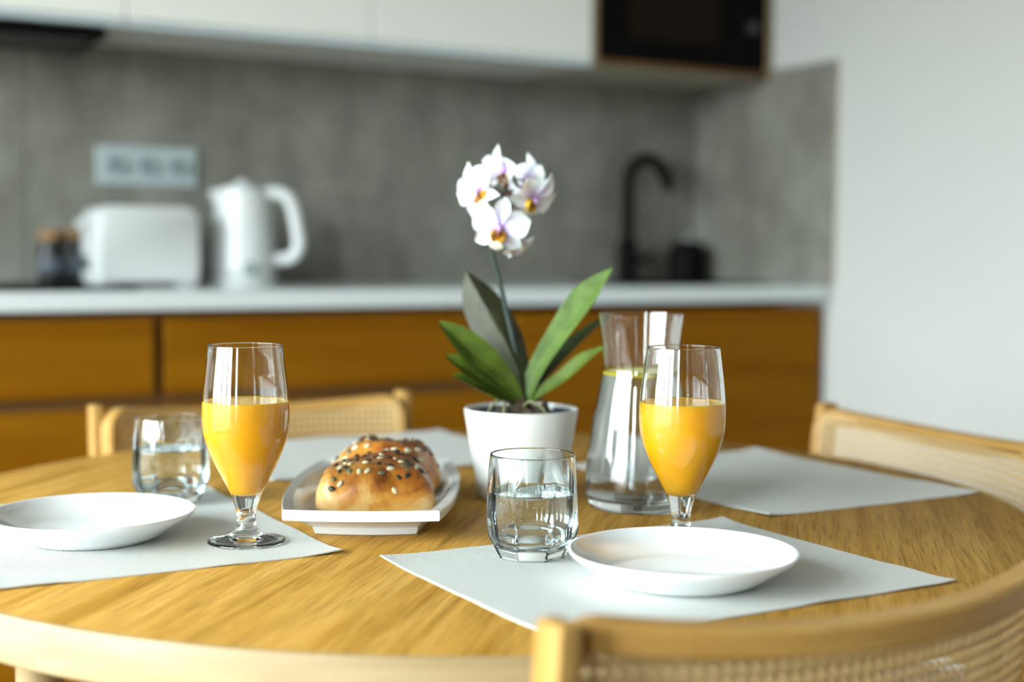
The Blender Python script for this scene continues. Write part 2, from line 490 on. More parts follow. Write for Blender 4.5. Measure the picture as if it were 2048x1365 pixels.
# microwave niche
NX0, NX1 = 2.006, EAST - 0.009
t = thing('microwave_cabinet', ((NX0 + NX1) / 2, YB, ZU), 'oak-edged open niche cabinet holding the black microwave', 'cabinet')
h = (NX1 - NX0) / 2
MB().box(-h, -h + 0.014, -UD + 0.008, 0, 0, 0.72).build('side_panel', M_OAKEDGE, t)
MB().box(h - 0.014, h, -UD + 0.008, 0, 0, 0.72).build('side_panel', M_OAKEDGE, t)
MB().box(-h + 0.014, h - 0.014, -UD + 0.008, 0, 0.0, 0.014).build('bottom_panel', plain('beige_panel', (0.42, 0.40, 0.31), 0.5), t)
MB().box(-h + 0.014, h - 0.014, -UD + 0.0068, -UD + 0.0079, 0.001, 0.0175).build('edge_strip', M_OAKDARK, t)
MB().box(-h + 0.014, h - 0.014, -UD + 0.008, 0, 0.44, 0.458).build('shelf', M_OAKEDGE, t)
MB().box(-h + 0.014, h - 0.014, -0.012, 0, 0.018, 0.44).build('back_panel', M_OAKDARK, t)
MB().box(-h + 0.014, h - 0.014, -UD + 0.012, -0.02, 0.458, 0.72).build('top_box', M_CAB, t)
t = thing('microwave', ((NX0 + NX1) / 2, YB - UD + 0.012, ZU + 0.0185), 'black built-in microwave in the niche at top right', 'microwave')
w = h - 0.0145
MB().box(-w, w, 0.02, 0.31, 0, 0.40).build('housing', M_BLACKM, t)
MB().box(-w, w - 0.11, 0.0, 0.02, 0.004, 0.40, 0.002, 1).build('microwave_door', M_BLACK, t)
MB().box(-w + 0.10, w - 0.17, -0.0015, 0.0, 0.06, 0.34).build('door_window', plain('smoked_window', (0.012, 0.008, 0.005), 0.3, spec=0.03), t)
MB().box(w - 0.108, w, 0.0, 0.02, 0.004, 0.40, 0.002, 1).build('control_panel', M_BLACK, t)
for k in range(2):
    MB().lathe([(0, 0), (0.018, 0), (0.016, 0.016), (0, 0.018)], 24).build('knob', M_DARKGREY, t, loc=(w - 0.055, 0, 0.12 + 0.13 * k), rot=(radians(90), 0, 0))

# ------------------------------------------------------------------ things on the worktop
c = (ony(190, 331, NORTH - 0.008) + ony(392, 336, NORTH - 0.008)) / 2
t = thing('power_socket', (c.x, NORTH - 0.0082, c.z), 'white triple power socket on the grey backsplash above the toaster', 'socket')
MB().box(-0.123, 0.123, -0.011, 0, -0.048, 0.048, 0.003, 2).build('cover_plate', M_SOCKET, t)
for k in (-1, 0, 1):
    r = MB().lathe([(0.0205, 0.0), (0.0205, 0.004), (0.019, 0.004), (0.019, -0.006), (0, -0.006)], 32).build('outlet', plain('socket_well', (0.27, 0.32, 0.33), 0.5), t, loc=(k * 0.0755, -0.0175, 0), rot=(radians(90), 0, 0))
    for q in (-1, 1):
        MB().lathe([(0, 0), (0.0024, 0), (0.0024, 0.0006), (0, 0.0006)], 12).build('pin_hole', M_BLACKM, r, loc=(q * 0.0095, 0, -0.0062))

# toaster
TY = 3.20
a, b = ony(196, 570, TY - 0.08), ony(400, 570, TY - 0.08)
t = thing('toaster', ((a.x + b.x) / 2, TY, ZC), 'white two-slot toaster standing left of the kettle', 'toaster')
hw = (b.x - a.x) / 2
rings = []
for y, s in ((-0.083, 0.90), (-0.080, 0.965), (-0.072, 0.99), (-0.06, 1.0), (0.06, 1.0), (0.072, 0.99), (0.080, 0.965), (0.083, 0.90)):
    pts = []
    R = 0.034; ww, hh = hw * (0.955 + 0.045 * (s - 0.9) / 0.1), 0.183 - (1 - s) * 0.05
    zb = 0.014
    for k in range(9):
        th = pi / 2 * k / 8; pts.append((ww - R + R * cos(th), y, hh - R + R * sin(th)))
    for k in range(9):
        th = pi / 2 + pi / 2 * k / 8; pts.append((-ww + R + R * cos(th), y, hh - R + R * sin(th)))
    pts += [(-ww * 1.015, y, 0.06), (-ww * 0.99, y, zb), (ww * 0.99, y, zb), (ww * 1.015, y, 0.06)]
    rings.append(pts)
MB().loft(rings).build('body', M_WHITEPL, t, smooth=40)
for q in (-1, 1):
    MB().box(-hw * 0.75, hw * 0.75, q * 0.03 - 0.012, q * 0.03 + 0.012, 0.181, 0.1838, 0.001, 1).build('bread_slot', M_DARKGREY, t)
    MB().box(q * hw * 0.78 - 0.02, q * hw * 0.78 + 0.02, -0.07, 0.07, 0, 0.0145, 0.003, 1).build('foot', M_WHITEPL, t)
MB().box(-hw - 0.026, -hw - 0.002, -0.022, 0.022, 0.132, 0.15, 0.006, 3).build('lever', M_WHITEPL, t)
MB().lathe([(0, 0), (0.017, 0), (0.015, 0.016), (0, 0.018)], 24).build('browning_dial', M_STEEL, t, loc=(-hw - 0.0005, 0, 0.055), rot=(0, radians(-90), 0))

# kettle
k0 = ony(486, 568, 3.21)
t = thing('kettle', (k0.x, 3.21, ZC), 'white electric kettle standing right of the toaster', 'kettle', rz=-YAW)
MB().lathe([(0, 0), (0.080, 0), (0.083, 0.004), (0.083, 0.016), (0.078, 0.020), (0, 0.020)], 48).build('power_base', M_WHITEPL, t, smooth=40)
prof = [(0, 0.021), (0.074, 0.021), (0.0775, 0.026), (0.0765, 0.05), (0.073, 0.09), (0.0695, 0.135), (0.0655, 0.18), (0.062, 0.214), (0.061, 0.224), (0.055, 0.226), (0, 0.226)]
MB().lathe(prof, 64).build('body', M_WHITEPL, t, smooth=40)
MB().lathe([(0, 0.2262), (0.053, 0.2262), (0.051, 0.233), (0.03, 0.238), (0.02, 0.2385), (0.017, 0.246), (0.010, 0.251), (0, 0.252)], 48).build('lid', M_WHITEPL, t, smooth=40)
rings = []
for k in range(7):
    u = k / 6; x = -0.048 - 0.028 * u; wd = 0.030 * (1 - 0.7 * u); zt, zb = 0.227, 0.160 + 0.052 * u
    rings.append([(x, -wd, zt), (x, wd, zt), (x, wd * 0.7, (zt + zb) / 2), (x, 0, zb), (x, -wd * 0.7, (zt + zb) / 2)])
MB().loft(rings).build('spout', M_WHITEPL, t, smooth=60)
hp = interp([(0.050, 0, 0.215), (0.075, 0, 0.222), (0.105, 0, 0.213), (0.121, 0, 0.18), (0.130, 0, 0.13), (0.133, 0, 0.095), (0.118, 0, 0.070), (0.090, 0, 0.064), (0.070, 0, 0.066)], 40)
rings = []
for i, p in enumerate(hp):
    q0, q1 = Vector(hp[max(i - 1, 0)]), Vector(hp[min(i + 1, 40)]); tt = (q1 - q0).normalized(); nn = Vector((tt.z, 0, -tt.x))
    rings.append([Vector(p) + nn * 0.0150 * cos(2 * pi * k / 14) + Vector((0, 1, 0)) * 0.014 * sin(2 * pi * k / 14) for k in range(14)])
MB().loft(rings).build('handle', M_WHITEPL, t, smooth=60)
MB().box(0.016, 0.042, -0.0775, -0.060, 0.030, 0.056, 0.003, 2).build('water_gauge', plain('smoky_gauge', (0.10, 0.15, 0.16), 0.2), t)

# jars behind the toaster
M_JAR = plain('dark_glass_jar', (0.010, 0.009, 0.008), 0.2, spec=0.25)
M_CORK = plain('cork', (0.22, 0.115, 0.035), 0.7, noise=0.3, nscale=150)
for px, Y, r, hh, lab in ((103, 3.30, 0.030, 0.105, 'dark spice jar with cork lid, nearest the hob'), (148, 3.32, 0.031, 0.108, 'dark spice jar with cork lid, beside the toaster')):
    p = ony(px, 572, Y)
    t = thing('spice_jar', (p.x, Y, ZC), lab, 'jar', group='spice jars left of the toaster')
    MB().lathe([(0, 0), (r, 0), (r + 0.001, 0.004), (r + 0.001, hh - 0.02), (r * 0.86, hh - 0.005), (r * 0.86, hh), (0, hh)], 32).build('jar_body', M_JAR, t, smooth=40)
    MB().lathe([(0, hh + 0.0002), (r * 0.84, hh + 0.0002), (r * 0.9, hh + 0.006), (r * 0.88, hh + 0.022), (0, hh + 0.024)], 32).build('cork_lid', M_CORK, t, smooth=40)
    MB().lathe([(r + 0.0012, 0.03), (r + 0.0016, 0.031), (r + 0.0016, 0.064), (r + 0.0012, 0.065)], 32).build('paper_label', plain('grey_label', (0.045, 0.06, 0.075), 0.6), t, smooth=40)

# tap
p = ony(1258, 558, NORTH - 0.085)
t = thing('kitchen_tap', (p.x, NORTH - 0.075, ZC), 'matt black swan-neck tap at the back of the sink', 'tap', rz=-YAW + radians(8))
MB().lathe([(0, 0), (0.034, 0), (0.034, 0.006), (0.030, 0.010), (0.030, 0.115), (0.026, 0.122), (0, 0.122)], 32).build('tap_body', M_BLACKM, t, smooth=40)
sp = [(0, 0, 0.115), (0, 0, 0.20), (0, 0, 0.285)] + [(0.056 - 0.056 * cos(a), 0, 0.285 + 0.072 * sin(a)) for a in [radians(x) for x in range(15, 151, 15)]]
sp.append((sp[-1][0] + 0.012, 0, sp[-1][2] - 0.034)); sp.append((sp[-1][0] + 0.004, 0, sp[-1][2] - 0.02))
MB().tube(interp(sp, 60), 0.0185, 16).build('spout', M_BLACKM, t, smooth=60)
MB().tube([(0.02, -0.006, 0.06), (0.045, -0.01, 0.066), (0.075, -0.014, 0.085)], [0.012, 0.0095, 0.007], 12).build('lever', M_BLACKM, t, smooth=60)

# black canister
p = ony(1384, 560, NORTH - 0.12)
t = thing('utensil_pot', (p.x - 0.005, NORTH - 0.10, ZC), 'round black lidded pot beside the tap in the corner', 'pot')
MB().lathe([(0, 0), (0.050, 0), (0.055, 0.005), (0.0555, 0.090), (0.050, 0.103), (0, 0.103)], 40).build('pot_body', M_BLACKM, t, smooth=40)
MB().lathe([(0, 0.1032), (0.049, 0.1032), (0.042, 0.117), (0.024, 0.121), (0.012, 0.123), (0, 0.123)], 40).build('lid', M_BLACKM, t, smooth=40)
MB().lathe([(0, 0.1232), (0.007, 0.1232), (0.010, 0.130), (0.007, 0.137), (0, 0.138)], 24).build('knob', M_STEEL, t, smooth=60)

# ------------------------------------------------------------------ table
TC = Vector((0.7216, 1.3514, 0)); TR = 0.60
tbl = thing('dining_table', (TC.x, TC.y, 0), 'round oak dining table laid for breakfast', 'table')
MB().lathe([(0, TZ - 0.034), (TR - 0.004, TZ - 0.034), (TR - 0.004, TZ - 0.0008), (TR - 0.0055, TZ), (0, TZ)], 160).build('tabletop', M_TABLE, tbl, smooth=30)
MB().lathe([(TR - 0.004, TZ - 0.038), (TR - 0.0012, TZ - 0.038), (TR, TZ - 0.0365), (TR, TZ - 0.0025), (TR - 0.0008, TZ - 0.0008), (TR - 0.004, TZ - 0.0003), (TR - 0.004, TZ - 0.038)], 160).build('edge_band', M_TEDGE, tbl, smooth=30)
MB().lathe([(0.38, TZ - 0.09), (0.40, TZ - 0.09), (0.40, TZ - 0.0345), (0.38, TZ - 0.0345), (0.38, TZ - 0.09)], 96).build('apron', M_TEDGE, tbl, smooth=30)
for an in (203, 318, 64):
    an = radians(an)
    MB().tube([(cos(an) * 0.545, sin(an) * 0.545, 0), (cos(an) * 0.545, sin(an) * 0.545, TZ - 0.0345)], [0.014, 0.019], 24).build('leg', M_TEDGE, tbl, smooth=60)

# ------------------------------------------------------------------ chairs
CW, BULGE, DIP, CH = 0.23, 0.06, 0.013, 0.80
CR = (CW ** 2 + BULGE ** 2) / (2 * BULGE); TH0 = asin(CW / CR)


def arcpt(s, z, off=0.0):
    """s: arc length from the middle; off: outwards (behind the chair)"""
    th = s / CR
    lean = (CH - z) * 0.10                 # the back reclines a little
    return Vector(((CR + off) * sin(th), -((CR + off) * cos(th) - CR * cos(TH0)) + lean, z))


SMAX = CR * TH0 - 0.022                    # half arc length of the framed panel


def ztop(s):
    return CH - 0.003 - DIP * (1 - (s / SMAX) ** 2)


ZBOT = 0.50


def cane_mesh(mb, s0, s1, z0, pitch, off, wid=0.0014, thick=0.0007, margin=0.0):
    def P(s, z, o): return arcpt(s, z, off + o)

    def strand(pts, lay, w):
        rings = []
        n = len(pts)
        for i, (s, z) in enumerate(pts):
            a = pts[max(i - 1, 0)]; b = pts[min(i + 1, n - 1)]
            dx, dz = b[0] - a[0], b[1] - a[1]; L = sqrt(dx * dx + dz * dz) or 1; nx, nz = -dz / L * w / 2, dx / L * w / 2
            rings.append([P(s + nx, z + nz, lay), P(s, z, lay + thick), P(s - nx, z - nz, lay), P(s, z, lay - thick * 0.3)])
        mb.loft(rings, True, False, False)
    zt = CH - 0.012
    g = 0.0011
    nx = int((s1 - s0) / pitch)
    for i in range(nx + 1):
        s = s0 + pitch * i
        for q in (-g, g):
            strand([(s + q, z0), (s + q, ztop(s) - margin)], 0.0004, wid)
    nz = int((zt - z0) / pitch)
    for j in range(nz + 1):
        z = z0 + pitch * j
        for q in (-g, g):
            strand([(s0 + (s1 - s0) * k / 36, min(z + q, ztop(s0 + (s1 - s0) * k / 36) - margin)) for k in range(37)], -0.0004, wid)
    for sg in (1, -1):
        for k in range(-nz - 2, nx + nz + 3):
            c_ = (k + 0.5) * pitch        # (s-s0) + sg*(z-z0) = c_
            pts = []
            N = int((zt - z0) / (pitch * 1.5))
            for m in range(N + 1):
                z = z0 + (zt - z0) * m / N; s = s0 + c_ - sg * (z - z0)
                if s0 <= s <= s1 and z <= ztop(s) - margin + 0.003: pts.append((s, z))
            if len(pts) > 1: strand(pts, 0.0011 * sg + 0.0004, wid * 1.15)


def make_chair():
    root = thing('cane_chair', (0, 0, 0), '', 'chair')
    # posts that run down into the back legs
    for sx in (-1, 1):
        rings = []
        for z, wx, wy in ((0.0, 0.017, 0.022), (0.44, 0.018, 0.034), (0.60, 0.018, 0.032), (0.75, 0.0175, 0.030), (CH - 0.006, 0.017, 0.029), (CH - 0.0018, 0.0155, 0.0275), (CH, 0.011, 0.023)):
            cxp = sx * (CW + 0.003 + (0.012 * (1 - z / 0.44) if z < 0.44 else 0.0))
            cyp = -0.024 + ((CH - z) * 0.10 if z > 0.44 else 0.036 - (0.44 - z) * 0.20)
            pts = []
            for k in range(28):
                a = 2 * pi * k / 28; ca, sa = cos(a), sin(a); e = 0.28
                pts.append((cxp + wx / 2 * abs(ca) ** e * (1 if ca > 0 else -1), cyp + wy / 2 * abs(sa) ** e * (1 if sa > 0 else -1), z))
            rings.append(pts)
        MB().loft(rings).build('rear_post', M_CHAIRV, root, smooth=40)
        MB().tube([(sx * 0.225, 0.43, 0), (sx * 0.205, 0.40, 0.44)], [0.012, 0.018], 16).build('front_leg', M_CHAIRV, root, smooth=60)
        MB().box(sx * 0.215 - 0.011, sx * 0.215 + 0.011, 0.06, 0.385, 0.395, 0.435, 0.003, 2).build('side_rail', M_CHAIR, root)
    MB().box(-0.19, 0.19, 0.395, 0.417, 0.395, 0.435, 0.003, 2).build('front_rail', M_CHAIR, root)
    MB().box(-0.215, 0.215, 0.030, 0.052, 0.395, 0.435, 0.003, 2).build('back_rail', M_CHAIR, root)
    # seat
    rings = []
    for z, s in ((0.437, 0.985), (0.442, 1.0), (0.462, 1.0), (0.470, 0.985), (0.473, 0.95)):
        pts = []
        for k in range(40):
            a = 2 * pi * k / 40; ca, sa = cos(a), sin(a); e = 0.30
            x = 0.225 * s * abs(ca) ** e * (1 if ca > 0 else -1); y = 0.205 * s * abs(sa) ** e * (1 if sa > 0 else -1)
            pts.append((x * (1 + 0.10 * y), y + 0.245, z))
        rings.append(pts)
    MB().loft(rings).build('seat', M_CHAIR, root, smooth=50)
    # frame of the back: a closed rounded loop bent on the arc, fixed to the front of the posts
    loop = []
    hs, rr = CR * TH0 - 0.0145, 0.022
    zl = ZBOT + 0.010
    for (cs, cz, a0) in ((hs - rr, None, 0), (-hs + rr, None, 90), (-hs + rr, zl + rr, 180), (hs - rr, zl + rr, 270)):
        for k in range(7):
            a = radians(a0 + 15 * k); s = cs + rr * cos(a)
            z = (ztop(s) - 0.0105 - rr if cz is None else cz) + rr * sin(a)
            loop.append((s, z))
        if a0 == 0:
            loop += [(hs - rr - (2 * hs - 2 * rr) * k / 30, ztop(hs - rr - (2 * hs - 2 * rr) * k / 30) - 0.0105) for k in range(1, 30)]
        if a0 == 180:
            loop += [(-hs + rr + (2 * hs - 2 * rr) * k / 30, zl) for k in range(1, 30)]
    n = len(loop); rings = []
    for i, (s, z) in enumerate(loop):
        a, b = loop[i - 1], loop[(i + 1) % n]
        dx, dz = b[0] - a[0], b[1] - a[1]; L = sqrt(dx * dx + dz * dz); nx, nz = dz / L, -dx / L      # outwards in the sheet
        hw_, o0, o1, c_ = 0.0105, -0.012, 0.012, 0.003
        sec = [(hw_ - c_, o1), (hw_, o1 - c_), (hw_, o0 + c_), (hw_ - c_, o0), (-hw_ + c_, o0), (-hw_, o0 + c_), (-hw_, o1 - c_), (-hw_ + c_, o1)]
        rings.append([arcpt(s + nx * u, z + nz * u, o) for (u, o) in sec])
    rings.append(rings[0])
    MB().loft(rings, True, False, False).build('back_frame', M_CHAIR, root, smooth=35)
    m1 = MB(); cane_mesh(m1, -hs + 0.001, hs - 0.001, ZBOT + 0.012, 0.0100, -0.0135, margin=0.011)
    c1 = m1.build('cane_panel', M_CANE, root); c1['kind'] = 'stuff'; c1['label'] = 'pale woven cane'
    return root


chair0 = make_chair()
for i, (x, y, rz, lab) in enumerate(((0.657, 0.707, 0.0, 'cane-backed wooden chair in the foreground, seen from behind at bottom right'),
                                     (0.687, 1.922, 180.0, 'cane-backed wooden chair on the far side of the table, before the drawers'),
                                     (1.344, 1.286, 84.0, 'cane-backed wooden chair at the right, against the white wall'))):
    o = chair0 if i == 0 else copy_tree(chair0)
    o.location = (x, y, 0); o.rotation_euler = (0, 0, radians(rz)); o['label'] = lab; o['group'] = 'cane chairs round the table'

# ------------------------------------------------------------------ placemats
MT = 0.0012


def placemat(cx_, cy_, wx, wy, rz, label, seed):
    nx, ny = 40, 32; v = []; f = []
    for lay in (1, 0):
        for j in range(ny + 1):
            for i in range(nx + 1):
                u, w_ = i / nx - 0.5, j / ny - 0.5
                e = max(abs(u), abs(w_)) * 2
                lift = 0.0011 * max(0.0, mnoise.noise(Vector((u * 5 + seed, w_ * 5, seed * 3.1)))) * (e ** 6) * 2.2
                crn = (abs(u) * 2) ** 9 * (abs(w_) * 2) ** 9
                lift += 0.0022 * crn
                v.append((u * wx, w_ * wy, 0.0003 + lift + MT * lay))
    n = (nx + 1) * (ny + 1)
    for j in range(ny):
        for i in range(nx):
            a = j * (nx + 1) + i
            f.append((a, a + 1, a + nx + 2, a + nx + 1)); f.append((n + a, n + a + nx + 1, n + a + nx + 2, n + a + 1))
    for i in range(nx):
        f.append((i, n + i, n + i + 1, i + 1)); a = ny * (nx + 1) + i; f.append((a, a + 1, n + a + 1, n + a))
    for j in range(ny):
        a = j * (nx + 1); f.append((a, a + nx + 1, n + a + nx + 1, n + a)); a += nx; f.append((a, n + a, n + a + nx + 1, a + nx + 1))
    o = MB().add(v, f).build('placemat', M_MAT, None, smooth=40, loc=(cx_, cy_, TZ), rot=(0, 0, radians(rz)))
    return tag(o, label, 'placemat', 'pale woven placemats')


placemat(0.7045, 0.973, 0.386, 0.31, 0, 'pale woven placemat in front, under the right plate and the near tumbler', 1.3)
placemat(0.335, 1.357, 0.386, 0.31, 90, 'pale woven placemat at left, under the left plate and juice glass', 4.7)
placemat(0.765, 1.728, 0.386, 0.33, 0, 'pale woven placemat at the back, behind the buns', 8.2)
placemat(1.105, 1.315, 0.395, 0.31, 90, 'empty pale woven placemat before the right-hand chair', 2.9)
ZM = TZ + MT + 0.0005        # top of a mat

# ------------------------------------------------------------------ plates
def plate(x, y, label):
    H = 0.0265; R = 0.0965
    prof = [(0, 0.0035), (0.044, 0.0032), (0.055, 0.0004), (0.0575, 0.0), (0.060, 0.0008), (0.070, 0.0060), (0.083, 0.0150), (0.0935, H - 0.0045), (R - 0.0006, H - 0.001), (R - 0.0008, H), (R - 0.0022, H + 0.0003),
            (R - 0.0042, H - 0.0010), (0.0895, H - 0.0060), (0.079, 0.0150), (0.069, 0.0092), (0.062, 0.0070), (0.052, 0.0062), (0.025, 0.0058), (0, 0.0058)]
    o = MB().lathe(prof, 128).build('plate', M_PORC, None, smooth=60, loc=(x, y, ZM))
    return tag(o, label, 'plate', 'small white plates')


plate(0.697, 0.929, 'white coupe plate on the near placemat, right of the tumbler')
plate(0.306, 1.331, 'white coupe plate cut by the left edge of the picture')

# ------------------------------------------------------------------ juice glasses
def juice_glass(x, y, z, rz, label):
    k = 0.000470; kz = 0.000480
    outer = [(74, 0), (76.6, 2), (77, 4), (74, 6.5), (58, 9.5), (42, 13.5), (31, 18), (24, 24), (20.5, 31), (18.8, 40), (18.6, 48), (19.5, 58), (21.5, 68), (24.8, 79), (30.8, 96), (39.6, 113), (50, 133), (58.5, 149), (67, 167), (74, 184), (79.5, 200), (83.4, 218), (85.4, 238), (85.7, 254), (84.7, 280), (82.2, 310), (78.5, 340), (75.0, 366), (73.0, 383), (72.2, 385.5)]
    inner = [(71.2, 385.5), (70.2, 383), (72.4, 366), (75.9, 340), (79.6, 310), (82.0, 280), (82.9, 254), (82.5, 238), (80.5, 218), (76.3, 200), (70.6, 184), (63.4, 167), (54.8, 150), (46, 134), (36, 117), (28, 106), (19, 99.5), (9, 97), (0, 96.3)]
    bot = [(0, 3.5), (55, 3.0), (70, 0.6)]
    o3 = interp(outer, 150); i3 = interp(inner, 110)
    prof = [(r * k, zz * kz) for r, zz in bot] + [(r * k, zz * kz) for r, zz in o3] + [(max(r, 0) * k, zz * kz) for r, zz in i3]
    prof[-1] = (0, prof[-1][1])
    g = MB().lathe(prof, 96).build('juice_glass', M_GLASS, None, smooth=70, loc=(x, y, z), rot=(0, 0, rz))
    tag(g, label, 'glass', 'stemmed glasses of orange juice')
    lv = 276.0
    jp = [(max(r, 0) * k + 0.00025 if r > 0.5 else 0, zz * kz - (0.0002 if zz < 130 else 0)) for r, zz in i3 if zz < lv]
    rt = jp[0][0]
    jp = [(0, lv * kz), (rt * 0.8, lv * kz), (rt - 0.0010, lv * kz + 0.0001), (rt, lv * kz + 0.0008)] + jp
    jp[-1] = (0, jp[-1][1])
    j = MB().lathe(jp, 96).build('orange_juice', M_JUICE, g, smooth=50); j['label'] = 'opaque orange juice filling the bowl'
    return g


p = onz(493, 1085, ZM)
juice_glass(p.x, p.y, ZM, 0.3, 'stemmed glass of orange juice on the left placemat')
p = onz(1361, 1085, ZM)
juice_glass(p.x, p.y, ZM, 1.1, 'stemmed glass of orange juice behind the right plate, before the carafe')

# ------------------------------------------------------------------ water tumblers
def tumbler(x, y, z, rz, label):
    k = 0.000454; kz = 0.000463
    # r, z, k = how octagonal the ring is
    outer = [(64, 0, 1), (66.5, 1.5, 1), (68, 5, 1), (73, 15, 1), (79.5, 27, 1), (86, 39, 1), (91, 50, 0.95), (93, 60, 0.9), (93.2, 72, 0.85), (92.6, 95, 0.75), (91, 125, 0.6), (88.6, 155, 0.42), (86, 178, 0.2), (84.2, 192, 0.04), (83.4, 198, 0), (82.6, 200, 0)]
    inner = [(81.0, 200, 0), (80.2, 198, 0), (81.2, 190, 0), (83.2, 176, 0), (85.6, 155, 0), (87.3, 125, 0), (87.8, 95, 0), (86.8, 72, 0), (84.5, 58, 0), (79, 45, 0), (71, 35, 0), (60, 28, 0), (45, 24.5, 0), (25, 23, 0), (0, 22.6, 0)]
    i3 = interp(inner, 70)
    prof = [(0, 2.0 * kz), (50 * k, 2.0 * kz, 1), (60 * k, 0.3 * kz, 1)] + [(r * k, zz * kz, q) for r, zz, q in interp(outer, 60)] + [(max(r, 0) * k, zz * kz) for r, zz, q in i3]
    prof[-1] = (0, prof[-1][1])
    g = MB().lathe(prof, 128, sides=8).build('tumbler', M_GLASSB, None, smooth=22, loc=(x, y, z), rot=(0, 0, rz))
    tag(g, label, 'glass', 'faceted water tumblers')
    lv = 126.0
    wp = [(max(r, 0) * k + 0.0002 if r > 0.5 else 0, zz * kz - (0.00015 if zz < 40 else 0)) for r, zz, q in i3 if zz < lv]
    rt = wp[0][0]
    wp = [(0, lv * kz), (rt * 0.9, lv * kz), (rt - 0.0012, lv * kz + 0.0002), (rt, lv * kz + 0.0012)] + wp
    wp[-1] = (0, wp[-1][1])
    MB().lathe(wp, 128).build('water', M_WATER, g, smooth=50)
    # gas bubbles clinging to the inside of the glass
    mb = MB(); rnd = random.Random(5)
    for _ in range(150):
        a = rnd.uniform(0, 2 * pi); zz = rnd.uniform(34, 120)
        rr = next((i3[q][0] for q in range(len(i3)) if i3[q][1] <= zz), 60) * k * rnd.choice((0.97, 0.96, 0.9, 0.8))
        s = rnd.uniform(0.00022, 0.0005)
        c_ = Vector((rr * cos(a), rr * sin(a), zz * kz))
        mb.add([c_ + Vector(d) * s for d in ((1, 0, 0), (-1, 0, 0), (0, 1, 0), (0, -1, 0), (0, 0, 1), (0, 0, -1))], [(0, 2, 4), (2, 1, 4), (1, 3, 4), (3, 0, 4), (2, 0, 5), (1, 2, 5), (3, 1, 5), (0, 3, 5)])
    b = mb.build('bubbles', plain('bubble_shine', (0.9, 0.93, 0.93), 0.1, metal=0.6), g, smooth=180); b['kind'] = 'stuff'
    return g


p = onz(1063, 1112, ZM)
tumbler(p.x, p.y, ZM, radians(-YAW * 57.3 - 90 + 2), 'faceted water tumbler in the middle foreground, in front of the flower pot')
p = onz(342, 1003, ZM)
tumbler(p.x, p.y, ZM, 0.5, 'faceted water tumbler behind the left plate')

# ------------------------------------------------------------------ carafe
p = onz(1277, 1014)
k = 0.000549; kz = 0.000560
outer = [(90, 0), (96, 3), (101.5, 12), (105, 26), (106.3, 42), (105.2, 62), (101.5, 95), (97, 130), (91.5, 168), (85.5, 202), (79, 235), (73.5, 255), (71.3, 266), (71.8, 280), (74, 305), (78, 340), (81.5, 366), (82.8, 373)]
inner = [(81.4, 373.5), (79.8, 368), (76, 340), (72, 305), (69.6, 280), (69.0, 266), (71.2, 255), (76.7, 235), (83.0, 202), (89.0, 168), (94.5, 130), (99, 95), (102.2, 62), (102.5, 44), (98, 30), (88, 22), (70, 18.5), (40, 17.5), (0, 17.2)]
i3 = interp(inner, 80)
prof = [(0, 3 * kz), (70 * k, 3 * kz), (84 * k, 0.4 * kz)] + [(r * k, z * kz) for r, z in interp(outer, 80)] + [(max(r, 0) * k, z * kz) for r, z in i3]
prof[-1] = (0, prof[-1][1])
carafe = MB().lathe(prof, 96).build('carafe', M_GLASS, None, smooth=70, loc=(p.x, p.y, TZ + 0.0003))
tag(carafe, 'clear glass carafe of water standing right of the orchid pot', 'carafe')
lv = 262.0
wp = [(max(r, 0) * k + 0.0002 if r > 0.5 else 0, z * kz - (0.00015 if z < 30 else 0)) for r, z in i3 if z < lv]
rt = wp[0][0]
wp = [(0, lv * kz), (rt * 0.93, lv * kz), (rt - 0.0012, lv * kz + 0.0002), (rt, lv * kz + 0.0012)] + wp
wp[-1] = (0, wp[-1][1])
MB().lathe(wp, 96).build('water', M_WATER, carafe, smooth=50)
ls = thing('lemon_slice', (p.x, p.y, TZ + 0.0003 + (lv - 2.5) * kz), 'lemon slice floating at the neck of the carafe', 'lemon')
rl = rt - 0.0014
MB().lathe([(rl - 0.003, -0.0022), (rl, -0.0022), (rl, 0.0022), (rl - 0.003, 0.0022), (rl - 0.003, -0.0022)], 64).build('peel', plain('lemon_peel', (0.75, 0.62, 0.02), 0.4), ls, smooth=40)
MB().lathe([(0, -0.0018), (rl - 0.003, -0.0018), (rl - 0.003, 0.0018), (0, 0.0018)], 64).build('flesh', plain('lemon_flesh', (0.78, 0.74, 0.28), 0.4, noise=0.2, nscale=300), ls, smooth=40)

# ------------------------------------------------------------------ platter and buns
PA = radians(61.0)                                  # direction of its long axis
PC = Vector((0.599, 1.332, TZ + 0.0004))


def plat_ring(L, We, Wm, z, n=96, curve=0.006):
    """outline of a boat-shaped platter: straight short ends, bowed long sides; local x along the axis"""
    pts = []
    q = n // 4
    hl = L / 2
    for i in range(q):                                # end at +x
        u = -1 + 2 * i / q; pts.append((hl + curve * (1 - u * u), We / 2 * u, z))
    for i in range(q):                                # side at +y
        u = 1 - 2 * i / q; pts.append((hl * u, We / 2 + (Wm - We) / 2 * (1 - u * u), z))
    for i in range(q):
        u = 1 - 2 * i / q; pts.append((-hl - curve * (1 - u * u), We / 2 * u, z))
    for i in range(q):
        u = -1 + 2 * i / q; pts.append((hl * u, -We / 2 - (Wm - We) / 2 * (1 - u * u), z))
    return pts


